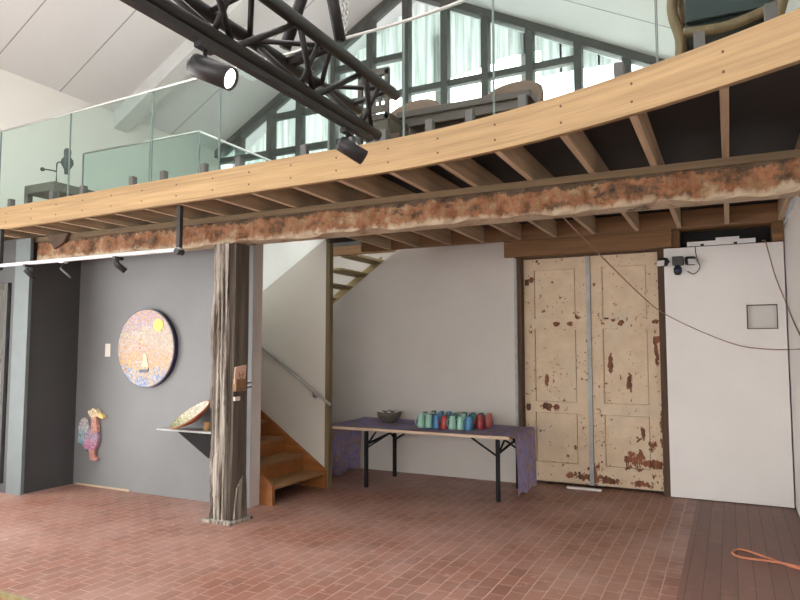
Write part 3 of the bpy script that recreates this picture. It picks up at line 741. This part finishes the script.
for (y, x0_, dx, cols, rn) in rowspec:
    for i, c in enumerate(cols):
        lab = 'upturned %s cup, %s in the %s on the table' % (names[c], pos[i], rn)
        loc = (x0_+i*dx, y+random.uniform(-.008, .008), TZ+.012); rz = radians(208+random.uniform(-6, 6))
        if c not in proto: proto[c] = cup(loc, c, rz, lab)
        else: copy_thing(proto[c], loc, lab, rz)

# ------------------------------------------------------------------ art on the dark wall
cx, cz, rr = -6.20, 1.705, .455; yw = 5.7
MD = thing('mosaic_disc', (cx, yw-.03, cz-rr), 'large round mosaic with a yellow sun on the charcoal wall', 'artwork')
def disc(r, y0, y1, x=cx, z=cz, n=56, sx=1, sz=1):
    b = B(); prism(b, [(x+r*sx*cos(2*pi*k/n), y0, z+r*sz*sin(2*pi*k/n)) for k in range(n)], (0, y1-y0, 0)); return b
obj('backing', disc(rr+.012, yw-.055, yw-.001), M['navy'], MD)
obj('face', disc(rr, yw-.062, yw-.054), M['mosaic'], MD)
obj('sun', disc(.075, yw-.068, yw-.061, cx+.21, cz+.27, 24), M['gold'], MD)
b = B(); prism(b, [(cx-.0, yw-.068, cz-.05), (cx+.035, yw-.068, cz-.09), (cx+.04, yw-.068, cz-.14), (cx+.075, yw-.068, cz-.22), (cx-.045, yw-.068, cz-.22), (cx-.02, yw-.068, cz-.13), (cx-.025, yw-.068, cz-.09)], (0, .008, 0)); obj('spire', b, M['ivory'], MD)
b = B(); prism(b, [(cx-.09, yw-.068, cz-.255), (cx+.055, yw-.068, cz-.25), (cx+.07, yw-.068, cz-.23), (cx+.06, yw-.068, cz-.285), (cx-.07, yw-.068, cz-.29)], (0, .008, 0)); obj('boat', b, M['navy'], MD)
for (x, z) in ((-.09, .10), (-.095, .05), (-.09, -.0), (-.20, .22)):
    b = disc(.014, yw-.067, yw-.061, cx+x, cz+z, 10); obj('dot', b, M['peach'], MD)
tag(obj('wall_label', bx(-6.95, -6.86, yw-.006, yw-.001, 1.60, 1.76), M['card']), 'small white label card on the dark wall left of the round mosaic', 'label')
# rooster
RO = thing('mosaic_rooster', (-7.08, yw-.04, .40), 'flat mosaic rooster mounted low on the dark wall near the corner', 'artwork')
def flat(pts, name, mat, d=.05):
    b = B(); pp = [(p.x, yw-d, p.z) for p in spline([(x, 0, z) for x, z in pts]+[(pts[0][0], 0, pts[0][1])], 4)[:-1]]
    prism(b, pp, (0, d-.012, 0)); obj(name, b, mat, RO)
ox, oz = -7.12, .33; kx, kz = .00205, .00145
def rp(l): return [(ox+(x-200)*kx, oz+(530-y)*kz) for x, y in l]
flat(rp([(165, 460), (125, 400), (90, 390), (95, 320), (90, 270), (110, 210), (140, 180), (165, 230), (185, 280), (190, 350)]), 'tail', M['mosaic_tail'], .045)
flat(rp([(150, 400), (170, 310), (205, 265), (250, 270), (272, 330), (265, 390), (240, 440), (160, 440)]), 'body', M['mosaic_body'], .055)
flat(rp([(210, 300), (216, 220), (212, 165), (252, 160), (256, 215), (266, 290)]), 'neck', M['mosaic_neck'], .06)
flat(rp([(200, 160), (185, 120), (215, 110), (228, 92), (255, 105), (272, 125), (270, 150), (266, 162), (250, 160), (230, 172)]), 'comb', M['mosaic_comb'], .066)
flat(rp([(262, 128), (300, 140), (318, 172), (296, 172), (268, 160)]), 'beak', M['gold_beak'], .062)
flat(rp([(195, 455), (240, 440), (240, 495), (272, 515), (245, 535), (205, 525), (205, 495)]), 'leg', M['mosaic_neck'], .05)
# shelf with bowl
SH = thing('wall_shelf', (-5.35, 5.5, .75), 'small black wall shelf on a wedge bracket beside the old post', 'shelf')
obj('board', bx(-5.80, -4.90, 5.47, 5.699, .785, .805), M['stripgrey'], SH)
b = B(); prism(b, [(-5.52, 5.50, .784), (-4.98, 5.50, .784), (-4.98, 5.50, .55), (-5.06, 5.50, .52)], (0, .19, 0)); obj('bracket', b, M['matte_black'], SH)
MB_ = thing('mosaic_bowl', (-5.22, 5.58, .806), 'tilted round mosaic bowl with terracotta side on the black shelf', 'bowl')
b = B(); lathe(b, [(0, -.10), (.10, -.095), (.20, -.05), (.285, .0), (.29, .02), (.275, .02)], n=40)
tl = Matrix.Translation((-5.32, 5.50, .97)) @ Matrix.Rotation(radians(-24), 4, 'Y') @ Matrix.Rotation(radians(36), 4, 'X') @ Matrix.Diagonal((1.0, .62, .75, 1))
b.transform(tl); obj('shell', b, M['terracotta'], MB_)
b = B(); lathe(b, [(.275, .021), (.20, -.005), (.1, -.025), (0, -.03)], n=40); b.transform(tl); obj('inside', b, M['mosaic_bowl'], MB_)
b = B(); tube(b, (-5.13, 5.55, .806), (-5.13, 5.55, .90), .035, n=16)
tag(obj('cork_stand', b, M['cork']), 'small cork stand under the tilted mosaic bowl', 'stand')
# leaflet holder on the post
LH = thing('leaflet_box', (-4.36, 5.13, 1.36), 'small wooden leaflet holder fixed to the side of the old post', 'holder')
b = B(); box(b, -4.37, -4.325, 5.07, 5.22, 1.28, 1.40, .003); obj('holder', b, M['rim'], LH)
b = B(); obox(b, (-4.335, 5.135, 1.445), (.012, .16, .17), (radians(7), radians(10), 0), .002); ca = obj('card', b, M['pink_card'], LH)
b = B(); obox(b, (-4.325, 5.14, 1.44), (.006, .07, .004), (radians(20), radians(10), 0)); path(b, spline([(-4.3265, 5.11, 1.47), (-4.3265, 5.13, 1.41), (-4.3265, 5.16, 1.40), (-4.3265, 5.17, 1.46), (-4.3265, 5.14, 1.48)]), .004, 5); obj('drawing', b, M['ink'], ca)
b = B(); tube(b, (-4.36, 5.2, 1.345), (-4.35, 5.33, 1.36), .007); tube(b, (-4.36, 5.2, 1.30), (-4.35, 5.33, 1.315), .007); obj('prong', b, M['black'], LH)
tag(obj('post_label', bx(-4.384, -4.366, 5.10, 5.18, 1.185, 1.225), M['card']), 'tiny white label under the leaflet holder on the post', 'label')
# dark glazed entrance at the left edge
DW = bpy.data.objects.new('window_2', None); COL.objects.link(DW); DW.location = (-8.1, 5.0, 0); tag(DW, 'dark framed glass beside the pale trim at the far left', 'window', None, 'structure')
b = B(); box(b, -8.6, -8.5, 4.98, 5.04, 0, 3.02); box(b, -7.74, -7.69, 4.98, 5.04, 0, 3.02); box(b, -8.5, -7.74, 4.98, 5.04, 2.5, 3.02); box(b, -8.5, -7.74, 4.98, 5.04, 0, .10); box(b, -7.86, -7.82, 4.98, 5.04, .1, 2.5); obj('frame', b, M['charcoal2'], DW)
obj('pane', bx(-8.5, -7.74, 5.005, 5.012, .1, 2.5), M['pane'], DW)
struct('wall_stone', bx(-8.6, -7.62, 5.62, 5.7, 0, 1.45), M['stone'], 'rough stone wall glimpsed through the glass at the left', 'wall')
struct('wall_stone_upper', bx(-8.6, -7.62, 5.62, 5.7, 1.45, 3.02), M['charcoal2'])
tag(obj('picture', bx(-7.98, -7.66, 5.58, 5.615, 1.72, 1.98), M['card']), 'small pale picture seen through the glass at the far left', 'picture')

# ------------------------------------------------------------------ balustrade glass
def yg(x): return yf(x)+.085
jn = [-8.55, -7.47, -6.20, -4.94, -4.06, -2.86, -2.16, -1.40, -.31, .42, 1.6]
G = thing('glass_balustrade', (-3.5, 4.4, 3.15), 'clear frameless glass balustrade with grey clamps along the upper floor edge', 'balustrade')
for i in range(len(jn)-1):
    a, c = jn[i]+.004, jn[i+1]-.004
    b = B(); n_ = 8; prev = None
    for q in range(n_+1):
        x = a+(c-a)*q/n_; y = yg(x)
        r = [b.verts.new(p) for p in ((x, y-.006, 3.285), (x, y+.006, 3.285), (x, y+.006, 4.20), (x, y-.006, 4.20))]
        if prev:
            for k in range(4): b.faces.new((prev[k], prev[(k+1) % 4], r[(k+1) % 4], r[k]))
        else: b.faces.new(r)
        prev = r
    b.faces.new(prev[::-1]); pn = obj('pane', b, M['glass'], G)
    for xe in (a, c):
        y = yg(xe); obj('edge', bx(xe-.0028, xe+.0028, y-.0065, y+.0065, 3.285, 4.20), M['glass_edge'], pn)
    for f in ((.2, .8) if c-a > .8 else (.3, .75)):
        x = a+(c-a)*f; y = yg(x); b = B(); box(b, x-.028, x+.028, y-.028, y+.028, 3.269, 3.385, .003); obj('clamp', b, M['greysteel'], G)
b = B(); pts = [(-8.55+.15*i, yg(-8.55+.15*i), 4.212) for i in range(68)]; path(b, pts, .012, 8)
obj('rail', b, M['steel'], G)
# guard around the stair opening
SGd = thing('stair_guard', (-6.3, 5.62, ZD), 'l-shaped glass guard with thin rail around the stair opening upstairs', 'guard')
obj('pane', bx(-7.37, -6.19, 5.605, 5.617, 3.1, 4.2), M['glass'], SGd); obj('pane', bx(-6.17, -5.40, 5.605, 5.617, 3.1, 4.2), M['glass'], SGd); obj('pane', bx(-5.412, -5.40, 5.63, 7.9, 3.1, 4.2), M['glass'], SGd)
b = B(); tube(b, (-7.37, 5.611, 4.205), (-5.40, 5.611, 4.205), .013); obj('rail', b, M['steel'], SGd)
b = B(); tube(b, (-5.406, 5.611, 4.205), (-5.406, 7.9, 4.205), .013); obj('rail', b, M['white_plastic'], SGd)
for x in (-7.37, -6.18, -5.40): obj('edge', bx(x-.008, x+.008, 5.604, 5.618, 3.27, 4.2), M['glass_edge'], SGd)
for x in (-7.0, -6.5, -5.9, -5.6): b = B(); box(b, x-.03, x+.03, 5.58, 5.64, 3.15, 3.52, .004); obj('clamp', b, M['greysteel'], SGd)
for y in (6.1, 7.2): b = B(); box(b, -5.436, -5.376, y-.03, y+.03, 3.15, 3.52, .004); obj('clamp', b, M['greysteel'], SGd)

# ------------------------------------------------------------------ lighting truss
TA, TB, TC = (-2.07, 3.13), (-1.93, 3.38), (-2.22, 3.33)
y0t, y1t = -1.2, 3.8
TR = thing('lighting_truss', (-2.07, 1.3, 3.1), 'black triangular lighting truss hanging in front of the upper floor', 'truss')
for c in (TA, TB, TC):
    b = B(); tube(b, (c[0], y0t, c[1]), (c[0], y1t, c[1]), .035, n=16); obj('chord', b, M['truss'], TR)
def web(c1, c2, ys, r=.017):
    for i in range(len(ys)-1):
        a, e = (c1, c2) if i % 2 == 0 else (c2, c1)
        b = B(); tube(b, (a[0], ys[i], a[1]), (e[0], ys[i+1], e[1]), r, n=8); obj('web_bar', b, M['truss'], TR)
ys = [3.72-.34*i for i in range(14)]
web(TA, TB, ys); web(TA, TC, [y-.02 for y in ys]); web(TB, TC, [y-.04 for y in ys], .015)
for y in (3.70, 3.02, 2.34, 1.66):
    b = B(); tube(b, (TB[0], y, TB[1]), (TC[0], y, TC[1]), .016, n=8); obj('cross_bar', b, M['truss'], TR)
    b = B(); tube(b, (TA[0], y-.12, TA[1]), (TB[0], y-.12, TB[1]), .015, n=8); obj('cross_bar', b, M['truss'], TR)
b = B(); tube(b, (TB[0], 2.96, TB[1]), (TC[0], 2.96, TC[1]), .024, n=10); obj('cross_bar', b, M['truss'], TR)
obj('light_track', bx(TA[0]-.022, TA[0]+.022, y0t, 3.70, TA[1]-.070, TA[1]-.036), M['black'], TR)
HB = thing('truss_hanger', (-2.0, 2.95, 3.3), 'black v-shaped hanger bars holding up the lighting truss', 'hanger')
for p0, p1 in (((TC[0]+.012, 2.95, TC[1]+.072), (-1.98, 2.95, 3.95)), ((TB[0], 3.10, TB[1]+.072), (-1.96, 2.95, 3.95))):
    b = B(); v = Vector(p1)-Vector(p0); tube(b, p0, p1, .034, n=8); obj('bar', b, M['truss'], HB)
b = B(); tube(b, (-1.97, 2.95, 3.94), (-1.97, 2.95, cl(-1.97)), .006, n=6); obj('cable', b, M['dark_wire'], HB)
# loose chain loop
def chain(xc, yc, zt, zb):
    t = thing('hoist_chain', (xc, yc, zb), 'loop of grey steel chain hanging beside the truss hanger', 'chain')
    b = B(); n_ = int((zt-zb)/.030)
    for s in (-1, 1):
        for i in range(n_):
            z = zb+.02+i*.030; o = s*min(.022, .006+.0016*i); ax = i % 2
            ring = []
            for k in range(10):
                a = 2*pi*k/10; u, w = .010*cos(a), .021*sin(a)
                ring.append((xc+o+(u if ax else 0), yc+(0 if ax else u), z+w))
            path(b, ring, .0035, 5, True)
    obj('links', b, M['steel'], t)
chain(-1.965, 3.2, cl(-1.965), 3.545)

def spot(name, c, d, L, r, rail, lit, label, bm_=None, group=None):
    d = Vector(d).normalized(); c = Vector(c)
    t = thing(name, tuple(c), label, 'spotlight', group)
    b = B(); p0, p1 = c-d*L/2, c+d*L/2
    q = d.to_track_quat('Z', 'Y').to_matrix().to_4x4()
    lathe(b, [(0, 0), (r*.92, 0), (r, .012), (r, L), (r*.9, L), (r*.86, L-.02), (0, L-.02)], n=28); b.transform(Matrix.Translation(p0) @ q)
    bo = obj('body', b, M['black'], t)
    b = B(); lathe(b, [(0, L-.012), (r*.82, L-.012), (r*.84, L-.019), (0, L-.0195)], n=24); b.transform(Matrix.Translation(p0) @ q)
    obj('lens', b, M['lamp'] if lit else M['white_plastic'], bo)
    if rail:
        b = B(); rx, ry, rz = rail; tube(b, c-d*L*.2, (c.x-d.x*L*.2, c.y-d.y*L*.2, rz-.03), .010, n=10); box(b, c.x-d.x*L*.2-.02, c.x-d.x*L*.2+.02, c.y-d.y*L*.2-.05, c.y-d.y*L*.2+.05, rz-.032, rz-.002); obj('bracket', b, M['black'], t)
    return t
spot('track_spotlight', (-2.02, 2.17, 2.93), (.88, .18, -.42), .21, .052, (-2.05, 2.1, TA[1]-.066), True, 'large black spotlight with a glowing lens under the lighting truss')
spot('track_spotlight', (-2.06, 3.45, 2.93), (.72, .42, -.52), .18, .048, (-2.07, 3.45, TA[1]-.066), True, 'black spotlight under the end of the truss, in front of the fascia')
# cable to second spot and purple cable tie detail omitted from sight

# left track bar
TK = thing('track_bar', (-5.9, 4.5, 2.6), 'white track bar on black drop rods hung below the fascia at the left', 'track')
obj('track', bx(-7.30, -4.53, 4.485, 4.52, 2.60, 2.635), M['track_grey'], TK)
obj('drop_rod', bx(-4.575, -4.535, 4.49, 4.53, 2.57, 3.03), M['black'], TK); obj('drop_rod', bx(-7.26, -7.215, 4.49, 4.53, 2.57, 3.03), M['black'], TK)
b = B(); tube(b, (-4.555, 4.47, 2.60), (-4.555, 4.55, 2.60), .03, n=16); obj('end_cap', b, M['black'], TK)
def tspot(x, dirx, label, grey=False):
    t = spot('small_spotlight', (x+.03*dirx, 4.5, 2.50), (.55*dirx, .55, -.6), .13, .03, (x, 4.5, 2.60), False, label, None, 'small spotlights on the left track')
    return t
tspot(-6.72, .8, 'small black spotlight on the track in front of the pale trim')
tspot(-5.35, .9, 'small black spotlight on the track nearest the old post')
SP3 = thing('small_spotlight', (-6.13, 4.5, 2.45), 'bare angled grey arm hanging from the middle of the left track', 'spotlight')
b = B(); path(b, [(-6.16, 4.5, 2.592), (-6.20, 4.5, 2.53), (-6.07, 4.53, 2.43)], .012, 8); obj('arm', b, M['greysteel'], SP3)
b = B(); box(b, -6.19, -6.13, 4.47, 4.53, 2.586, 2.599); obj('mount', b, M['white_plastic'], SP3)

# ------------------------------------------------------------------ furniture upstairs
z0 = 3.27
UT = thing('long_table', (-2.0, 5.33, z0), 'long narrow dark wooden table upstairs behind the glass', 'table')
b = B(); box(b, -2.64, -1.40, 5.20, 5.46, z0+.51, z0+.57, .006); obj('tabletop', b, M['dark_wood'], UT)
obj('apron', bx(-2.60, -1.44, 5.22, 5.25, z0+.43, z0+.51), M['dark_wood'], UT); obj('apron', bx(-2.60, -1.44, 5.41, 5.44, z0+.43, z0+.51), M['dark_wood'], UT)
for x in (-2.58, -1.46):
    for y in (5.24, 5.42): b = B(); box(b, x-.035, x+.035, y-.018, y+.018, z0, z0+.43); obj('leg', b, M['dark_wood'], UT)
def tub(loc, label, rz):
    t = thing('tub_chair', (0, 0, 0), label, 'chair', 'tub chairs at the long table')
    b = B(); prof_ = []; N = 18
    for i in range(N+1):
        a = radians(-10+200*i/N); prof_.append((cos(a), sin(a), .68+.33*max(0, sin(a))**.7))
    rows_ = []
    for (cxx, sy, h) in prof_:
        rows_.append([b.verts.new(p) for p in ((.30*cxx, .28*sy, .36), (.32*cxx, .30*sy, h-.05), (.315*cxx, .295*sy, h), (.285*cxx, .265*sy, h+.005), (.26*cxx, .24*sy, h-.05), (.25*cxx, .23*sy, .36))])
    for A, C in zip(rows_, rows_[1:]):
        for k in range(6):
            f = b.faces.new((A[k], A[(k+1) % 6], C[(k+1) % 6], C[k])); f.smooth = True
    b.faces.new(rows_[0]); b.faces.new(rows_[-1][::-1])
    obj('backrest', b, M['upholstery'], t)
    b = B(); lathe(b, [(0, .34), (.27, .34), (.28, .38), (.27, .44), (.2, .46), (0, .465)], n=24); obj('seat', b, M['upholstery'], t)
    for x in (-.2, .2):
        for y in (-.18, .18): b = B(); tube(b, (x*1.1, y*1.1, 0), (x, y, .36), .016, .024, n=8); obj('leg', b, M['mid_wood'], t)
    t.location = loc; t.rotation_euler = (0, 0, rz); return t
tc = tub((-2.80, 5.79, z0), 'brown tub chair behind the left half of the long table upstairs', 0)
copy_thing(tc, (-1.76, 5.79, z0), 'brown tub chair behind the right end of the long table upstairs', 0, 'tub chairs at the long table')
# slatted chair
SC = thing('slatted_chair', (-2.66, 5.0, z0), 'dark wooden chair with tall slatted back at the left end of the long table', 'chair')
for x in (-2.79, -2.53): b = B(); box(b, x-.018, x+.018, 4.80, 4.835, z0, z0+.80); obj('leg', b, M['dark_wood'], SC)
for x in (-2.79, -2.53): b = B(); box(b, x-.018, x+.018, 5.12, 5.155, z0, z0+.40); obj('leg', b, M['dark_wood'], SC)
obj('top_rail', bx(-2.81, -2.51, 4.80, 4.835, z0+.76, z0+.82), M['dark_wood'], SC); obj('lower_rail', bx(-2.77, -2.55, 4.805, 4.83, z0+.44, z0+.50), M['dark_wood'], SC)
for x in (-2.72, -2.66, -2.60): obj('slat', bx(x-.013, x+.013, 4.81, 4.825, z0+.50, z0+.76), M['dark_wood'], SC)
obj('seat', bx(-2.82, -2.50, 4.80, 5.17, z0+.37, z0+.42), M['dark_wood'], SC); obj('apron', bx(-2.77, -2.55, 4.81, 4.83, z0+.28, z0+.37), M['dark_wood'], SC)
# wooden lounge chair at the right, seen from behind
AC = thing('armchair', (.05, 4.25, z0), 'wooden armchair with dark padded back standing close to the glass at top right', 'chair')
for x, s_ in ((-.20, -1), (.30, 1)):
    b = B(); path(b, spline([(x+.01*s_, 4.02, z0), (x-.005*s_, 4.02, z0+.2), (x+.03*s_, 4.02, z0+.36), (x+.03*s_, 4.02, z0+.46), (x-.01*s_, 4.02, z0+.62), (x-.03*s_, 4.03, z0+.80)], 5), .030, 10); obj('back_post', b, M['mid_wood'], AC)
    b = B(); path(b, spline([(x, 4.50, z0), (x, 4.48, z0+.25), (x, 4.46, z0+.5)], 5), .026, 8); obj('leg', b, M['mid_wood'], AC)
    b = B(); path(b, spline([(x, 4.02, z0+.55), (x, 4.2, z0+.56), (x, 4.5, z0+.51)], 5), .024, 8); obj('armrest', b, M['mid_wood'], AC)
b = B(); path(b, spline([(-.18, 4.02, z0+.25), (.05, 4.02, z0+.24), (.29, 4.02, z0+.30)], 6), .030, 8); obj('lower_rail', b, M['mid_wood'], AC)
b = B(); path(b, spline([(-.22, 4.03, z0+.80), (.05, 4.03, z0+.83), (.32, 4.03, z0+.80)], 6), .030, 8); obj('top_rail', b, M['mid_wood'], AC)
obj('backrest', bx(-.165, .27, 4.0, 4.05, z0+.30, z0+.79, bevel=.015), M['seat_dark'], AC)
obj('seat', bx(-.17, .27, 4.06, 4.48, z0+.26, z0+.36, bevel=.02), M['seat_dark'], AC)
for x in (-.19, .29): obj('seat_rail', bx(x-.018, x+.018, 4.04, 4.48, z0+.22, z0+.28), M['mid_wood'], AC)

# small table with jointed lamp at the far left
SD = thing('side_table', (-7.8, 5.6, z0), 'small grey brown side table upstairs at the far left', 'table')
M['drab'] = plain('drab timber', lin(96, 92, 86), .6)
b = B(); box(b, -8.10, -7.52, 5.32, 5.92, z0+.42, z0+.53, .004); obj('tabletop', b, M['drab'], SD)
for x in (-8.07, -7.55):
    for y in (5.36, 5.88): obj('leg', bx(x-.035, x+.035, y-.035, y+.035, z0, z0+.42), M['drab'], SD)
LP = thing('jointed_lamp', (-7.68, 5.45, z0+.53), 'dark jointed lamp on the small side table upstairs', 'lamp')
M['lampgrey'] = plain('dark lamp metal', lin(62, 66, 64), .5)
b = B(); lathe(b, [(0, 0), (.07, 0), (.07, .012), (.015, .02), (0, .02)], (-7.66, 5.45, z0+.531), 18); obj('base', b, M['lampgrey'], LP)
b = B(); path(b, [(-7.66, 5.45, z0+.54), (-7.66, 5.45, z0+.80), (-7.64, 5.45, z0+.815), (-7.52, 5.45, z0+.815)], .010, 8); obj('pole', b, M['lampgrey'], LP)
b = B(); path(b, spline([(-7.665, 5.45, z0+.70), (-7.75, 5.44, z0+.725), (-7.90, 5.43, z0+.755)], 5), .009, 8); obj('arm', b, M['lampgrey'], LP)
b = B(); lathe(b, [(0, -.03), (.022, -.02), (.03, 0), (.022, .02), (0, .03)], (-7.91, 5.43, z0+.755), 14); obj('knob', b, M['lampgrey'], LP)
b = B(); lathe(b, [(0, -.16), (.03, -.16), (.035, -.10), (.075, -.03), (.07, .02), (.04, .06), (.045, .14), (.03, .17), (0, .17)], (-7.46, 5.45, z0+.80), 16); obj('head', b, M['lampgrey'], LP)

# tray at the near left corner of the picture
CR = thing('planter_tray', (-3.9, 1.9, 0), 'timber tray of terracotta chips with a pale green rim at the bottom left corner', 'tray')
zc = .44
b = B(); 
q = [(-3.16, 2.22), (-4.6, 2.26), (-4.6, 1.5), (-3.16, 1.46)]
for i in range(4):
    p, r = Vector((*q[i], 0)), Vector((*q[(i+1) % 4], 0)); d = (r-p).normalized(); nn = Vector((-d.y, d.x, 0))
    prism(b, [(p.x, p.y, .0), (r.x, r.y, .0), (r.x, r.y, zc), (p.x, p.y, zc)], nn*.018)
obj('rim', b, M['lime'], CR)
b = B(); prism(b, [(x, y, .02) for x, y in [(-3.17, 2.21), (-4.59, 2.25), (-4.59, 1.51), (-3.17, 1.47)]], (0, 0, zc-.05)); obj('filling', b, M['terracotta'], CR)

# ------------------------------------------------------------------ lights, world, camera
Wd = bpy.data.worlds.new('World'); S.world = Wd; Wd.use_nodes = True
bg = Wd.node_tree.nodes['Background']; bg.inputs['Color'].default_value = (1.0, .985, .955, 1); bg.inputs['Strength'].default_value = 10.0

cam = bpy.data.cameras.new('Camera'); co = bpy.data.objects.new('Camera', cam); COL.objects.link(co); S.camera = co
cam.sensor_fit = 'HORIZONTAL'; cam.sensor_width = 36; cam.lens = 657/800*36; cam.clip_start = .05
yaw, pit = .46363, .073746
co.location = (0, 0, 1.7); co.rotation_euler = (pi/2+pit, 0, yaw)
S.view_settings.view_transform = 'Standard'; S.view_settings.look = 'None'; S.view_settings.gamma = 1; S.view_settings.use_curve_mapping = False
S.view_settings.exposure = -0.42
S.cycles.max_bounces = 10; S.cycles.diffuse_bounces = 6; S.cycles.transparent_max_bounces = 24; S.cycles.use_denoising = True
S.cycles.sample_clamp_indirect = 8
